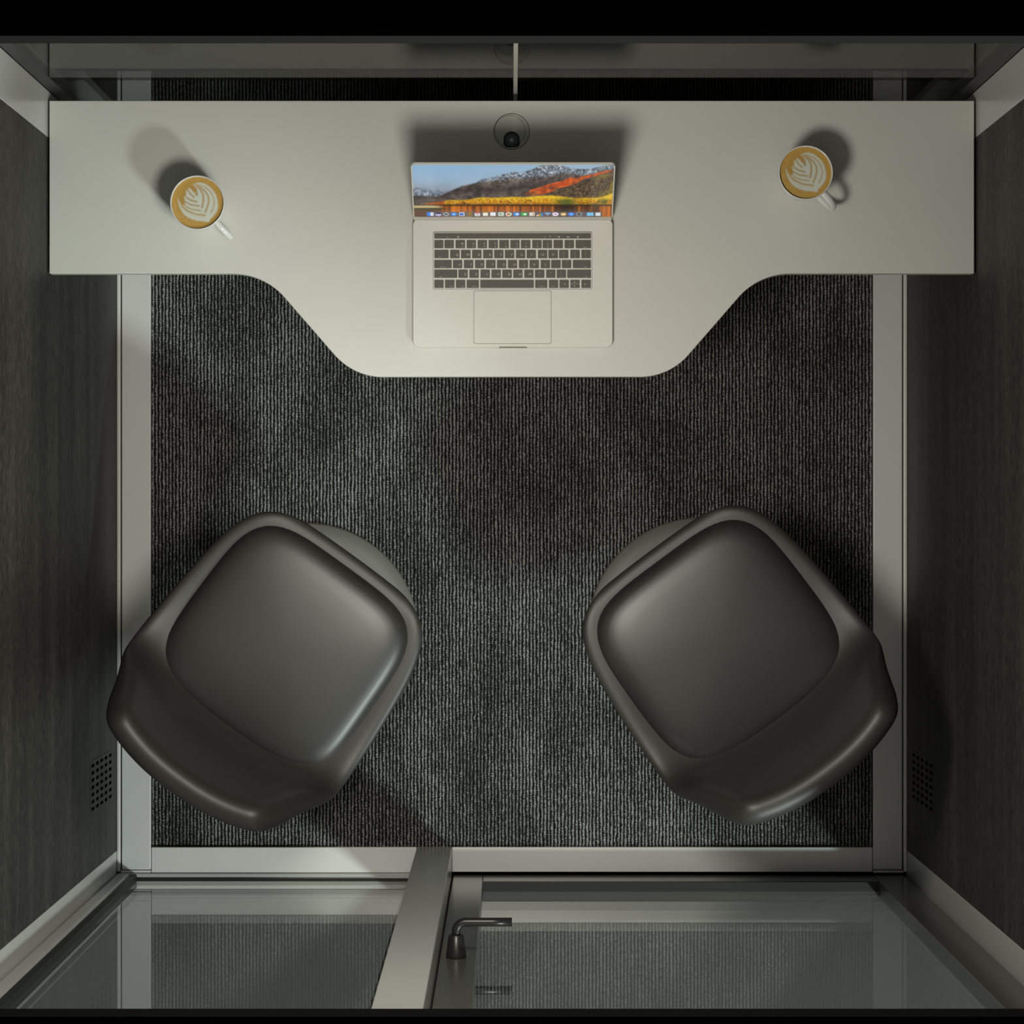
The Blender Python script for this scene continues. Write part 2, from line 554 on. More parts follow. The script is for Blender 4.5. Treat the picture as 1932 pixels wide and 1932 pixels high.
mesh_obj('brush_centre', [(x, y - .0150, z) for x, y, z in v], f, M['grom'], br)

# ------------------------------------------------------------------ mugs of latte
def seg_dist(X, Y, pts):
    d = np.full(X.shape, 1e9)
    for (ax, ay), (bx_, by) in zip(pts[:-1], pts[1:]):
        vx, vy = bx_ - ax, by - ay
        t = np.clip(((X - ax) * vx + (Y - ay) * vy) / (vx * vx + vy * vy + 1e-9), 0, 1)
        d = np.minimum(d, np.hypot(X - ax - t * vx, Y - ay - t * vy))
    return d
def in_poly(X, Y, pts):
    r = np.zeros(X.shape, bool)
    n = len(pts)
    for i in range(n):
        x1, y1 = pts[i]; x2, y2 = pts[(i + 1) % n]
        c = ((y1 > Y) != (y2 > Y))
        xi = (x2 - x1) * (Y - y1) / ((y2 - y1) if y2 != y1 else 1e-9) + x1
        r ^= c & (X < xi)
    return r
def sig(d, wd): return 1 / (1 + np.exp(np.clip(d / wd, -40, 40)))
def lin(c):
    c = np.asarray(c, float) / 255.0
    return np.where(c <= .04045, c / 12.92, ((c + .055) / 1.055) ** 2.4)

def latte_disc(name, R, z, parent):
    nr, na = 60, 200
    V = [(0, 0, z)]
    for j in range(1, nr + 1):
        for i in range(na):
            a = 2 * PI * i / na
            V.append((R * j / nr * math.cos(a), R * j / nr * math.sin(a), z))
    Fc = [(0, 1 + i, 1 + (i + 1) % na) for i in range(na)]
    for j in range(nr - 1):
        for i in range(na):
            k = (i + 1) % na
            Fc.append((1 + j * na + i, 1 + (j + 1) * na + i, 1 + (j + 1) * na + k, 1 + j * na + k))
    A = np.array(V)
    X = 868 + A[:, 0] / R * 600; Y = 872 - A[:, 1] / R * 600
    outer = [(755, 450), (860, 405), (940, 398), (1050, 430), (1150, 500), (1240, 590), (1300, 690), (1340, 830), (1345, 950),
             (1325, 1060), (1240, 1180), (1160, 1260), (1130, 1330), (1080, 1310), (980, 1300), (860, 1290), (740, 1255),
             (640, 1210), (550, 1140), (490, 1050), (440, 950), (415, 850), (410, 765), (445, 850), (500, 930), (560, 930),
             (590, 860), (550, 735), (605, 700), (600, 590), (650, 580), (665, 520), (720, 560), (790, 640), (850, 640), (840, 560), (790, 490)]
    ins = in_poly(X, Y, outer)
    d = seg_dist(X, Y, outer + outer[:1])
    white = sig(np.where(ins, -d, d), 7)
    lines = [([(630, 560), (700, 660), (780, 740)], 15), ([(600, 740), (700, 810), (850, 850)], 15),
             ([(590, 850), (720, 920), (900, 945)], 14), ([(570, 930), (650, 990), (760, 1030), (940, 1055)], 12),
             ([(460, 850), (520, 960), (620, 1050), (740, 1110), (860, 1145), (1040, 1165)], 17),
             ([(850, 480), (940, 570), (1000, 680), (1005, 820), (975, 980)], 17),
             ([(840, 460), (960, 530), (1060, 620), (1120, 720), (1130, 840), (1100, 960), (1050, 1090)], 16),
             ([(800, 450), (920, 460), (1050, 510), (1160, 600), (1230, 720), (1260, 850), (1240, 980), (1180, 1110)], 10),
             ([(770, 480), (830, 560), (850, 680)], 26)]
    for pts, wd in lines:
        white = np.minimum(white, 1 - .85 * sig(seg_dist(X, Y, pts) - wd * 1.2, 6))
    pale = sig(seg_dist(X, Y, [(480, 950), (590, 1090), (740, 1180), (880, 1215), (1050, 1230)]) - 6, 4) * .35
    white = np.clip(white - pale, 0, 1)
    rng = np.random.RandomState(3)
    sp = rng.rand(len(V))
    rr = np.hypot(A[:, 0], A[:, 1]) / R
    ring = np.clip((rr - .5) / .5, 0, 1)
    crema = np.array([.54, .325, .085])[None] * (1.0 + .25 * (sp[:, None] - .5)) * (1 - .18 * np.clip((.85 - rr) / .6, 0, 1))[:, None]
    speckle = (rng.rand(len(V)) > .93) & (A[:, 0] < 0) & (A[:, 1] < 0)
    crema = np.where(speckle[:, None], crema * .6 + np.array([.3, .28, .2])[None], crema)
    foam = np.array([.66, .68, .60])[None]
    C = crema * (1 - white[:, None]) + foam * white[:, None]
    o = mesh_obj(name, V, Fc, M['coffee'], parent, True)
    at = o.data.color_attributes.new('picture', 'FLOAT_COLOR', 'POINT')
    at.data.foreach_set('color', np.c_[C, np.ones(len(C))].astype('f').ravel())
    return o

def make_mug():
    root = empty('coffee_mug')
    prof = [(.031, 0), (.033, .001), (.0365, .006), (.0412, .02), (.0440, .042), (.0458, .068), (.0466, .084), (.0464, .0858), (.0455, .0862),
            (.0446, .0855), (.0442, .083), (.0432, .06), (.040, .03), (.034, .010), (.02, .006), (.002, .005)]
    mesh_obj('cup', *lathe_vf(prof, 96), M['ceramic'], root, True)
    latte_disc('coffee', .04405, .0815, root)
    pts = []
    for i in range(25):
        t = i / 24
        a = PI * (.5 - t) * 1.0
        r = .0425 + .0345 * max(0, math.cos(a)) ** .75
        z = .046 + .026 * math.sin(a)
        pts.append((r, 0, z))
    d = math.radians(-46.5)
    v, f = tube_vf(pts, .0036, .0056, 16, up=(0, 1, 0))
    v2 = []
    for p in v:
        v2.append((p[0] * math.cos(d) - p[1] * math.sin(d), p[0] * math.sin(d) + p[1] * math.cos(d), p[2]))
    # widen across the handle plane
    mesh_obj('handle', v2, f, M['ceramic'], root, True)
    return root
def copy_tree(o, parent=None):
    c = o.copy(); COL.objects.link(c)
    if parent is not None: c.parent = parent
    for ch in list(o.children): copy_tree(ch, c)
    return c
mug = make_mug()
zr = ZD + .086
mx, my = P(372, 382, zr)
mug.location = (mx, my, ZD)
tag(mug, 'white mug of latte on the left end of the desk', 'mug', 'mugs of latte on the desk')
mug2 = copy_tree(mug)
mx, my = P(1520.5, 325.5, zr)
mug2.location = (mx, my, ZD)
tag(mug2, 'white mug of latte on the right end of the desk', 'mug', 'mugs of latte on the desk')

# ------------------------------------------------------------------ laptop
def screen_picture(nx, ny):
    """a plain autumn mountain lake; rows run from the bottom to the top of the screen"""
    rng = np.random.RandomState(11)
    def fbm(sx, sy, octv=4):
        out = np.zeros((ny, nx)); amp = 1; tot = 0
        for k in range(octv):
            gx_, gy_ = int(sx * 2 ** k) + 2, int(sy * 2 ** k) + 2
            g = rng.rand(gy_, gx_)
            xi = np.linspace(0, gx_ - 1.001, nx); yi = np.linspace(0, gy_ - 1.001, ny)
            x0 = xi.astype(int); y0 = yi.astype(int); fx = (xi - x0)[None]; fy = (yi - y0)[:, None]
            a = g[np.ix_(y0, x0)]; b = g[np.ix_(y0, x0 + 1)]; c = g[np.ix_(y0 + 1, x0)]; d = g[np.ix_(y0 + 1, x0 + 1)]
            out += amp * ((a * (1 - fx) + b * fx) * (1 - fy) + (c * (1 - fx) + d * fx) * fy); tot += amp; amp *= .6
        return out / tot
    u = (np.arange(nx) + .5) / nx; v = (np.arange(ny) + .5) / ny
    X, Yy = np.meshgrid(60 + u * 3690, 1055 - v * 940)          # picture coordinates, y downwards
    C = np.zeros((ny, nx, 3))
    def put(mask, col):
        m = mask[..., None] if mask.ndim == 2 else mask
        C[:] = C * (1 - m) + np.asarray(col) * m
    def mix(c1, c2, t): return np.asarray(c1, float)[None, None] * (1 - t[..., None]) + np.asarray(c2, float)[None, None] * t[..., None]
    def below(pts, wd=8):
        xs, ys = zip(*pts)
        return sig(np.interp(X, xs, ys) - Yy, wd)
    n1, n2, n3 = fbm(24, 8), fbm(70, 24), fbm(140, 45, 3)
    hz = fbm(10, 3)
    C[:] = mix((132, 168, 197), (160, 178, 196), np.clip((Yy - 120) / 420 + (X - 1400) / 5000 + .3 * (hz - .5), 0, 1))
    put(sig(450 + 60 * (hz - .5) - Yy, 40) * sig(X - 900, 120) * .8, mix((120, 132, 148), (140, 150, 162), n1))
    put(below([(0, 500), (300, 560), (700, 600), (900, 560), (1000, 640)], 18) * sig(X - 860, 60),
        mix((66, 76, 92), (168, 178, 190), np.clip((n2 - .32) * 2.6, 0, 1)))
    put(below([(0, 660), (200, 660), (420, 690), (600, 650)], 8) * sig(X - 560, 60), mix((28, 25, 24), (52, 45, 40), n2))
    far = below([(0, 2000), (1150, 2000), (1190, 450), (1300, 375), (1420, 345), (1490, 318), (1560, 335), (1620, 305), (1800, 255), (1940, 228), (2040, 262),
                 (2240, 190), (2400, 125), (2520, 105), (2760, 110), (2920, 160), (3140, 186), (3320, 180), (3440, 155), (3560, 125), (3660, 110), (3800, 120)], 5)
    put(far, mix((52, 60, 70), (176, 186, 198), np.clip((n2 * .6 + n3 * .6 - .42) * 2.6, 0, 1)))
    brown = below([(0, 740), (250, 715), (480, 690), (700, 600), (950, 490), (1180, 440), (1350, 415), (1500, 395), (1700, 365), (1900, 335), (2050, 345),
                   (2250, 330), (2480, 320), (2640, 280), (2800, 255), (3020, 265), (3180, 295), (3300, 285), (3500, 225), (3800, 195)], 7)
    put(brown, mix((46, 39, 38), (112, 98, 90), np.clip((n1 * .7 + n2 * .7 - .45) * 1.9, 0, 1)))
    put(sig(np.abs(Yy - np.interp(X, [700, 900, 1200, 1700, 2100], [600, 560, 545, 560, 500])) - 40, 18) * brown * (n1 > .4) * .6, (34, 30, 32))
    # snow dusting high on the slopes
    put(brown * sig(Yy - np.interp(X, [1200, 1900, 2500, 3100, 3700], [390, 400, 330, 270, 180]), 25) * np.clip((n3 - .45) * 4, 0, 1) * .8, (165, 168, 175))
    org = in_poly(X, Yy, [(2100, 640), (2250, 545), (2480, 475), (2650, 425), (2800, 400), (2960, 330), (3080, 345), (3180, 308), (3400, 262), (3600, 206),
                          (3800, 185), (3800, 215), (3600, 262), (3400, 314), (3230, 352), (3100, 430), (2950, 482), (2750, 525), (2650, 585), (2500, 625), (2300, 655)])
    put(org * np.clip(.35 + (n1 - .3) * 2.2, 0, 1), mix((168, 58, 24), (222, 104, 34), np.clip((n2 - .3) * 2, 0, 1)))
    hill = below([(0, 3000), (2300, 3000), (2420, 650), (2700, 575), (2950, 485), (3150, 425), (3400, 315), (3800, 205)], 7)
    put(hill, mix((44, 34, 28), (136, 108, 78), np.clip((n3 * .8 + n2 * .5 - .42) * 1.9, 0, 1)))
    put(hill * np.clip((n1 - .55) * 6, 0, 1) * sig(3350 - X, 120) * .7, (138, 124, 34))
    put(hill * np.clip((n2 - .66) * 9, 0, 1) * .8, (24, 26, 18))
    tx = below([(0, 2000), (200, 2000), (260, 800), (560, 775), (720, 742), (950, 742), (1100, 727), (1300, 695), (1600, 698), (1900, 682), (2100, 690),
                (2350, 662), (2600, 656), (2800, 672), (3000, 702), (3300, 700), (3520, 690), (3800, 600)], 6)
    yel = mix((176, 104, 22), (226, 190, 34), np.clip((n3 - .3) * 2 + (780 - Yy) / 160 - .1, 0, 1))
    yel = yel * (1 - .8 * np.clip((n2 - .58) * 5, 0, 1)[..., None] * np.clip((Yy - 720) / 80, 0, 1)[..., None])
    yel = np.where((X < 640)[..., None], mix((160, 60, 24), (205, 110, 30), n3), yel)
    gm = (np.exp(-((X - 2900) / 170) ** 2) + .7 * sig(3350 - X, 90) * (n1 > .45)) * np.clip((Yy - 690) / 60, 0, 1)
    yel = yel * (1 - np.clip(gm, 0, .9)[..., None]) + np.array([78, 92, 26.])[None, None] * np.clip(gm, 0, .9)[..., None]
    put(tx, yel)
    put(sig(822 - Yy, 6), (36, 34, 18))
    put(sig(np.abs(Yy - 828) - 5, 4) * (n2 > .6) * .6, (160, 130, 100))
    wt = sig(850 - Yy, 5)
    vs = np.repeat(fbm(90, 1, 3)[:1], ny, 0)
    wat = mix((96, 46, 14), (214, 116, 22), np.clip((vs - .3) * 2.2, 0, 1))
    wat = wat * (1 - .75 * np.exp(-((X - 2880) / 200) ** 2) - .5 * sig(3300 - X, 60) * sig(X - 3520, 60))[..., None]
    wat = np.where((X < 560)[..., None], mix((64, 48, 42), (120, 66, 40), vs), wat)
    put(wt, wat)
    put(sig(np.abs(Yy - 866) - 24, 5) * sig(X - 560, 25), (188, 168, 118))
    put(sig(np.abs(Yy - 905) - 13, 4) * sig(X - 620, 60), (48, 58, 22))
    # dock with small icons
    dock = (Yy > 962) & (Yy < 1052) & (X > 275) & (X < 3575)
    put(dock * .82, (84, 86, 100))
    def ell(cx, w_=58, h_=34): return (((X - cx) / w_) ** 2 + ((Yy - 1005) / h_) ** 2 < 1)
    def rec(cx, w_=54, h_=33, y0=1005): return (abs(X - cx) < w_) & (abs(Yy - y0) < h_)
    put(rec(335, 28) * 1., (30, 130, 235)); put(rec(390, 28) * 1., (205, 212, 225))
    put(ell(510) * 1., (190, 180, 225)); put((ell(510) & (Yy < 1003)) * 1., (40, 26, 66))
    put(ell(655) * 1., (150, 158, 160)); put(ell(655, 34, 14) * 1., (60, 66, 68))
    put(ell(800) * 1., (40, 130, 215)); put(ell(800, 20, 12) * 1., (190, 215, 235))
    put(rec(945, 50) * 1., (200, 212, 225)); put(rec(945, 36, 22) * 1., (40, 96, 180))
    put(rec(1095, 46) * 1., (134, 104, 34))
    put(rec(1240, 48) * 1., (220, 222, 220)); put(rec(1240, 48, 8, 980) * 1., (205, 70, 60)); put(rec(1240, 16, 9, 1008) * 1., (120, 120, 120))
    put(rec(1388, 48) * 1., (225, 226, 212)); put(rec(1388, 48, 6, 978) * 1., (214, 190, 70))
    put(rec(1532, 48) * 1., (222, 226, 230)); put(rec(1680, 54) * 1., (196, 210, 200)); put(rec(1670, 24, 14) * 1., (120, 160, 130))
    put(ell(1825) * 1., (230, 228, 220)); put(ell(1825, 40, 22) * (X < 1825) * 1., (205, 70, 60)); put(ell(1825, 40, 22) * (X >= 1825) * 1., (110, 160, 50))
    put(ell(1972) * 1., (50, 140, 225)); put(ell(1985, 30, 16) * 1., (215, 228, 240))
    put(rec(2115, 56, 30) * 1., (40, 165, 70)); put(ell(2130, 30, 16) * 1., (222, 235, 222))
    put(rec(2262, 48) * 1., (214, 208, 190)); put(rec(2290, 8, 26) * 1., (165, 130, 60))
    for k, cc in enumerate(((220, 220, 220), (220, 120, 50), (60, 165, 70), (40, 120, 220))): put(rec(2365 + 30 * k, 14, 12 + 7 * k, 1030 - 6 * k) * 1., cc)
    put(rec(2555, 50, 14, 988) * 1., (90, 160, 215)); put(rec(2555, 10, 28) * 1., (150, 165, 180))
    put(ell(2700) * 1., (226, 222, 230)); put(ell(2700, 26, 15) * 1., (190, 110, 180))
    put(ell(2850, 54) * 1., (196, 150, 70)); put(rec(2850, 36, 10, 1008) * 1., (230, 222, 200))
    put(ell(2995) * 1., (40, 120, 225)); put(ell(2995, 26, 12) * 1., (150, 195, 240))
    put(rec(3140, 54) * 1., (120, 128, 128)); put(ell(3140, 30, 20) * 1., (50, 54, 54))
    put(rec(3350, 60, 30) * 1., (110, 185, 230)); put(rec(3495, 44, 32) * 1., (205, 214, 218))
    return np.clip(lin(np.clip(C, 0, 255)), 0, 1)

lt = empty('laptop', (*P(967.5, 530, ZD), ZD))
tag(lt, 'open silver laptop showing an autumn mountain lake, in the middle of the desk', 'laptop')
LX, LY = lt.location.x, lt.location.y
ZL = .0165                                   # top of the body above the desk
def Q(px, py, z=ZL):                         # local point on the laptop
    a, b = P(px, py, ZD + z)
    return a - LX, b - LY
(xa, ya), (xb, yb) = Q(779, 656), Q(1156, 411)
bo_ = rrect(xa, xb, ya, yb, .0125, 6)
n = len(bo_)
cx_, cy_ = (xa + xb) / 2, (ya + yb) / 2
def shrink(p, d): return (p[0] - math.copysign(d, p[0] - cx_), p[1] - math.copysign(d, p[1] - cy_))
layers = [([shrink(p, .008) for p in bo_], .0015), ([shrink(p, .0015) for p in bo_], .006), (bo_, .011), (bo_, ZL - .0012), ([shrink(p, .0008) for p in bo_], ZL)]
V = [(x, y, z) for pl, z in layers for x, y in pl]
Fc = [tuple(range(n - 1, -1, -1)), tuple(range((len(layers) - 1) * n, len(layers) * n))]
for j in range(len(layers) - 1):
    Fc += [(j * n + i, j * n + (i + 1) % n, (j + 1) * n + (i + 1) % n, (j + 1) * n + i) for i in range(n)]
mesh_obj('body', V, Fc, M['alu'], lt)
feet = []
for sx in (-1, 1):
    for sy in (-1, 1):
        v, f = lathe_vf([(.007, 0), (.007, .0015)], 16)
        mesh_obj('foot', [(x + cx_ + sx * .15, y + cy_ + sy * .09, z) for x, y, z in v], f, M['black'], lt)
# finger notch at the front edge
(na, nb), (nc, nd) = Q(941, 656.6), Q(995, 653.6)
mesh_obj('finger_notch', *prism_vf([(na, nb), (nc, nb), (nc - .0015, nd), (na + .0015, nd)], .012, ZL + .0002), M['groove'], lt)
# keyboard well, touch strip, keys
(ka, kb), (kc, kd) = Q(816.8, 546), Q(1117.2, 436.8)
kb_o = mesh_obj('keyboard', *prism_vf(rrect(ka, kc, kb, kd, .0025), ZL - .001, ZL + .0002), M['groove'], lt)
v, f = prism_vf(rrect(ka + .0008, kc - .0008, kb + .0008, kd - .0018, .002), ZL, ZL + .0004)
mesh_obj('key_plate', v, f, M['alu'], kb_o)
def key(name, x0, x1, y0, y1, legends=(), ht=.0013):
    (a, b), (c, d) = Q(x0, y1, ZL + .0013), Q(x1, y0, ZL + .0013)
    v, f = prism_vf(rrect(a, c, b, d, .0011, 3), ZL + .0002, ZL + ht)
    fm = [0] * len(f)
    for body, px, py, size in legends:
        tv, tf = text_vf(body, size)
        lx, ly = Q(px, py, ZL + .0013)
        nn = len(v)
        v = v + [(lx + x, ly + y, ZL + ht + .00012) for x, y in tv]
        f = f + [tuple(nn + i for i in q) for q in tf]
        fm += [1] * len(tf)
    return mesh_obj(name, v, f, None, kb_o, mats=[M['key'], M['legend']], fmat=fm)
A_ = lambda zx: 810 + zx / 12.075
B_ = lambda zx: 960 + zx / 12.075
YS = lambda zy: 430 + zy / 12.075
S1, S2, S3 = .0060, .0045, .0026
# touch strip
key('touch_strip', A_(112), B_(1870), YS(120), YS(242),
    [('esc', A_(418), YS(208), .0032), ('\u25b6', A_(662), YS(209), .0042), ('(', B_(818), YS(205), .005), ('*', B_(943), YS(214), .007),
     ('\u25c0', B_(1135), YS(208), .0042), ('-', B_(1185), YS(208), .004), ('\u25c0', B_(1340), YS(208), .0042), ('=', B_(1385), YS(210), .004), ('\u25cf', B_(1572), YS(210), .004)])
r1 = [(A_, 112, 322, '~', '`'), (A_, 345, 560, '!', '1'), (A_, 598, 815, '@', '2'), (A_, 850, 1062, '#', '3'), (A_, 1100, 1315, '$', '4'), (A_, 1350, 1563, '%', '5'),
      (A_, 1592, 1812, '^', '6'), (B_, 35, 245, '&', '7'), (B_, 275, 492, '*', '8'), (B_, 533, 748, '(', '9'), (B_, 770, 985, ')', '0'), (B_, 1018, 1232, '_', '-'), (B_, 1270, 1485, '+', '=')]
for i, (fn, a, b, t, l) in enumerate(r1):
    off = 155 if i < 8 else 118
    key('key', fn(a), fn(b), YS(275), YS(462), [(t, fn(a + off), YS(355), S2), (l, fn(a + off), YS(426), S2)])
key('key', B_(1522), B_(1872), YS(275), YS(462), [('delete', B_(1745), YS(440), S3)])
def letters(row, y0, y1, ly):
    for i, (fn, a, b, l) in enumerate(row):
        w_ = (fn(b) - fn(a))
        fr = .73 if i < 6 else (.62 if i < 7 else .52)
        key('key', fn(a), fn(b), YS(y0), YS(y1), [(l, fn(a) + w_ * fr, YS(ly), S1)])
key('key', A_(115), A_(440), YS(500), YS(690), [('tab', A_(238), YS(663), S3)])
letters([(A_, 475, 690, 'Q'), (A_, 722, 940, 'W'), (A_, 975, 1190, 'E'), (A_, 1225, 1445, 'R'), (A_, 1475, 1690, 'T'), (A_, 1720, 1936, 'Y'),
         (B_, 160, 375, 'U'), (B_, 405, 618, 'I'), (B_, 662, 877, 'O'), (B_, 900, 1118, 'P')], 500, 690, 615)
for a, b, t, l in ((1143, 1357, '{', '['), (1400, 1617, '}', ']'), (1652, 1868, '|', '\\')):
    key('key', B_(a), B_(b), YS(500), YS(690), [(t, B_(a + 105 if a < 1600 else a + 90), YS(575), S2), (l, B_(a + 105 if a < 1600 else a + 90), YS(655), S2)])
key('key', A_(112), A_(510), YS(730), YS(917), [('caps lock', A_(305), YS(887), S3), ('-', A_(220), YS(785), S3)])
letters([(A_, 537, 750, 'A'), (A_, 788, 1003, 'S'), (A_, 1040, 1255, 'D'), (A_, 1290, 1508, 'F'), (A_, 1540, 1755, 'G'), (A_, 1788, 2000, 'H'),
         (B_, 228, 440, 'J'), (B_, 470, 687, 'K'), (B_, 725, 940, 'L')], 730, 917, 838)
key('key', B_(965), B_(1182), YS(730), YS(917), [(':', B_(1068), YS(800), S2), (';', B_(1068), YS(880), S2)])
key('key', B_(1208), B_(1422), YS(730), YS(917), [('"', B_(1315), YS(790), S2), ("'", B_(1315), YS(860), S2)])
key('key', B_(1458), B_(1868), YS(730), YS(917), [('return', B_(1745), YS(888), S3)])
key('key', A_(112), A_(637), YS(950), YS(1138), [('shift', A_(258), YS(1110), S3)])
letters([(A_, 662, 877, 'Z'), (A_, 912, 1127, 'X'), (A_, 1165, 1380, 'C'), (A_, 1415, 1630, 'V'), (A_, 1662, 1880, 'B'), (B_, 100, 313, 'N'),
         (B_, 350, 563, 'M')], 950, 1138, 1060)
for a, b, t, l in ((595, 810, '<', ','), (850, 1063, '>', '.'), (1090, 1305, '?', '/')):
    key('key', B_(a), B_(b), YS(950), YS(1138), [(t, B_(a + 108), YS(1020), S2), (l, B_(a + 108), YS(1092), S2)])
key('key', B_(1330), B_(1872), YS(950), YS(1138), [('shift', B_(1758), YS(1108), S3)])
for fn, a, b, t, tx_ in ((A_, 112, 327, 'fn', 232), (A_, 357, 575, 'control', 505), (A_, 605, 820, 'option', 758), (A_, 850, 1130, 'command', 1022)):
    key('key', fn(a), fn(b), YS(1182), YS(1368), [(t, fn(tx_), YS(1335), S3 * .85)])
key('key', A_(1160), B_(570), YS(1182), YS(1368))
for a, b, t, tx_ in ((600, 877, 'command', 755), (912, 1127, 'option', 1003)):
    key('key', B_(a), B_(b), YS(1182), YS(1368), [(t, B_(tx_), YS(1335), S3 * .85)])
key('key', B_(1152), B_(1368), YS(1182), YS(1368), [('\u25c0', B_(1266), YS(1283), .003)])
key('key', B_(1400), B_(1615), YS(1182), YS(1270), [('\u25b2', B_(1498), YS(1233), .003)])
key('key', B_(1400), B_(1615), YS(1278), YS(1368), [('\u25bc', B_(1498), YS(1330), .003)])
key('key', B_(1652), B_(1868), YS(1182), YS(1368), [('\u25b6', B_(1738), YS(1283), .003)])
# trackpad with its thin groove
(ta, tb), (tc, td) = Q(893.6, 648.8), Q(1040.4, 548.2)
tp = mesh_obj('trackpad', *prism_vf(rrect(ta + .0009, tc - .0009, tb + .0009, td - .0009, .003), ZL - .0005, ZL + .0003), M['alu'], lt)
mesh_obj('groove', *prism_vf(rrect(ta, tc, tb, td, .0035), ZL - .0005, ZL + .00018), M['groove'], tp)
# hinge and lid
(ha, hb), (hc, hd_) = Q(781, 416.5, ZL), Q(1154, 409.5, ZL)
mesh_obj('hinge', *tube_vf([(ha, (hb + hd_) / 2 + .001, ZL - .001), (hc, (hb + hd_) / 2 + .001, ZL - .001)], .0036, .0036, 16, up=(0, 0, 1)), M['alu2'], lt)
zb, zt = ZL + .004, .195
(sx0, sy0), (sx1, _) = Q(780.5, 409.5, zb), Q(1155, 409.5, zb)
(tx0, ty0), (tx1, _) = Q(776, 311, zt), Q(1160, 311, zt)
slope = Vector((0, ty0 - sy0, zt - zb)).normalized()
nrm = Vector((0, -slope.z, slope.y))                    # towards the user
lid_pts = [(sx0 - .001, sy0), (sx1 + .001, sy0), (tx1 + .0012, ty0), (tx0 - .0012, ty0)]
def lid_point(a, b, depth):                             # a across 0..1, b up 0..1
    x0 = sx0 + (tx0 - sx0) * b; x1 = sx1 + (tx1 - sx1) * b
    p = Vector((x0 + (x1 - x0) * a, sy0 + (ty0 - sy0) * b, zb + (zt - zb) * b))
    return p - nrm * depth
outl = []
rc = .03
def rc_poly():
    pts = [(-.003, 0.0 - .01), (1.003, -.01)]
    for i in range(7):
        a = PI / 2 * i / 6
        pts.append((1.003 - .022 * (1 - math.cos(a)), 1.005 - .05 * (1 - math.sin(a))))
    for i in range(7):
        a = PI / 2 * i / 6
        pts.append((-.003 + .022 * (1 - math.sin(a)), 1.005 - .05 * (1 - math.cos(a))))
    return pts
rp = rc_poly(); n = len(rp)
V = [lid_point(a, b, .0006) for a, b in rp] + [lid_point(a, b, .0042) for a, b in rp]
Fc = [tuple(range(n - 1, -1, -1)), tuple(range(n, 2 * n))] + [(i, (i + 1) % n, n + (i + 1) % n, n + i) for i in range(n)]
lid = fix_normals(mesh_obj('lid', V, Fc, M['alu'], lt))
nx, ny = 480, 200
pic = screen_picture(nx, ny)
V = []
for j in range(ny + 1):
    for i in range(nx + 1):
        a, b = i / nx, j / ny
        V.append(lid_point(.004 + .992 * a, .004 + .99 * b, 0))
Fc = [(j * (nx + 1) + i, j * (nx + 1) + i + 1, (j + 1) * (nx + 1) + i + 1, (j + 1) * (nx + 1) + i) for j in range(ny) for i in range(nx)]
scr = mesh_obj('screen', V, Fc, M['screen'], lid)
at = scr.data.color_attributes.new('picture', 'FLOAT_COLOR', 'CORNER')
cc = np.repeat(np.concatenate([pic.reshape(-1, 3), np.ones((nx * ny, 1))], 1)[:, None], 4, 1)
at.data.foreach_set('color', cc.astype('f').ravel())

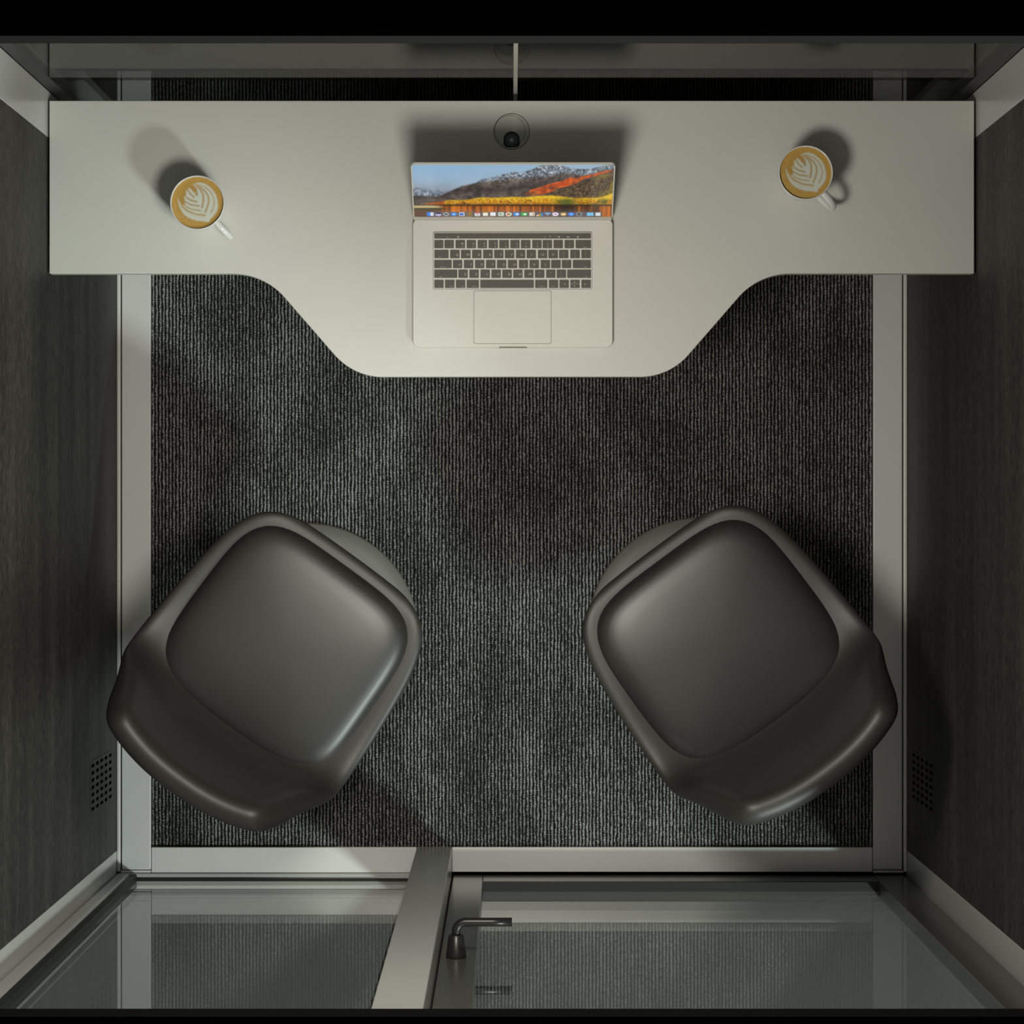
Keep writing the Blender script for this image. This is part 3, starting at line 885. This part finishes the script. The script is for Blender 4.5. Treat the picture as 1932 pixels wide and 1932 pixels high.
# ------------------------------------------------------------------ chairs
def interp(keys, t):
    ks = [k[0] for k in keys]
    return [float(np.interp(t, ks, [k[i] for k in keys])) for i in range(1, len(keys[0]))]
def make_chair():
    root = empty('swivel_chair')
    # centre line of the shell: (y, z, half width, side rise, side wrap forward, thickness weight)
    st = [(.217, .443, .108, .000, -.006, .45), (.212, .455, .156, .003, -.010, .45), (.196, .459, .186, .007, -.014, .45), (.160, .457, .207, .010, -.008, .45), (.100, .453, .222, .014, .0, .45),
          (.030, .450, .230, .018, .0, .45), (-.04, .447, .235, .024, .0, .45), (-.108, .449, .237, .033, .002, .48), (-.160, .460, .236, .041, .010, .5),
          (-.190, .486, .231, .040, .022, .55), (-.207, .530, .221, .030, .034, .62), (-.215, .585, .206, .016, .044, .75), (-.222, .640, .190, .006, .050, .9),
          (-.229, .690, .179, .0, .052, 1.), (-.236, .738, .170, .0, .052, 1.), (-.242, .792, .146, .0, .052, 1.)]
    nt_ = 11
    V = []
    for (y, z, hw, rise, wrap, tw) in st:
        for k in range(nt_):
            t = -1 + 2 * k / (nt_ - 1)
            t = math.copysign(abs(t) ** 1.0, t)
            V.append((hw * t, y + wrap * abs(hw * t / .19) ** 2.4, z + rise * abs(t) ** 2.8))
    Fc = []
    for j in range(len(st) - 1):
        for k in range(nt_ - 1):
            Fc.append((j * nt_ + k, (j + 1) * nt_ + k, (j + 1) * nt_ + k + 1, j * nt_ + k + 1))
    sh = mesh_obj('shell', V, Fc, M['chair'], root, True)
    bm = bmesh.new(); bm.from_mesh(sh.data); bmesh.ops.recalc_face_normals(bm, faces=bm.faces)
    # make the faces look up / forward
    up = sum(f.normal.z for f in bm.faces)
    if up < 0: bmesh.ops.reverse_faces(bm, faces=bm.faces)
    bm.to_mesh(sh.data); bm.free()
    m = sh.modifiers.new('thick', 'SOLIDIFY'); m.thickness = .052; m.offset = -1; m.use_even_offset = False
    vg = sh.vertex_groups.new(name='thickness')
    for j, q in enumerate(st):
        vg.add([j * nt_ + k for k in range(nt_)], q[5], 'REPLACE')
    m.vertex_group = 'thickness'
    m = sh.modifiers.new('smooth', 'SUBSURF'); m.levels = 2; m.render_levels = 2
    # cushion: domed rounded square
    hx, hy, ex = .197, .190, 4.3
    rings = [(1.0, -.012), (1.008, .0), (1.0, .010), (.978, .0175), (.945, .0235), (.895, .028), (.82, .0312), (.7, .0335), (.5, .0353), (.25, .0365)]
    na = 96
    V, Fc = [], []
    for s_, dz in rings:
        for i in range(na):
            a = 2 * PI * i / na
            c, s2 = math.cos(a), math.sin(a)
            r = (abs(c / hx) ** ex + abs(s2 / hy) ** ex) ** (-1 / ex)
            e_ = ex
            V.append((r * c * s_ * (1 - .02 * s2), r * s2 * s_, .452 + dz))
    V.append((0, 0, .489))
    for j in range(len(rings) - 1):
        for i in range(na):
            k = (i + 1) % na
            Fc.append((j * na + i, j * na + k, (j + 1) * na + k, (j + 1) * na + i))
    L_ = (len(rings) - 1) * na
    Fc += [(L_ + i, L_ + (i + 1) % na, len(V) - 1) for i in range(na)]
    Fc.append(tuple(range(na - 1, -1, -1)))
    mesh_obj('cushion', V, Fc, M['cushion'], root, True)
    prof = [(.231, 0), (.232, .003), (.2315, .007), (.228, .0095), (.20, .0115), (.12, .015), (.06, .024), (.036, .05), (.0285, .10), (.027, .25), (.03, .36), (.045, .405), (.075, .418)]
    mesh_obj('pedestal', *lathe_vf(prof, 96), M['chairbase'], root, True)
    mesh_obj('seat_plate', *lathe_vf([(.09, .4185), (.09, .4245)], 48), M['handle'], root)
    return root
ch = make_chair()
x, y = P(584, 1203, 0)
ch.location = (x - .008 * math.cos(math.radians(36)), y + .008 * math.sin(math.radians(36)), .004); ch.rotation_euler = (0, 0, -math.radians(36))
tag(ch, 'charcoal swivel chair on a round pedestal, beside the left wall', 'chair', 'swivel chairs facing the desk')
c2 = copy_tree(ch)
x, y = P(1317, 1186, 0)
c2.location = (x + .006 * math.cos(math.radians(36.5)), y - .003, .004); c2.rotation_euler = (0, 0, math.radians(36.5))
tag(c2, 'charcoal swivel chair on a round pedestal, beside the right wall', 'chair', 'swivel chairs facing the desk')
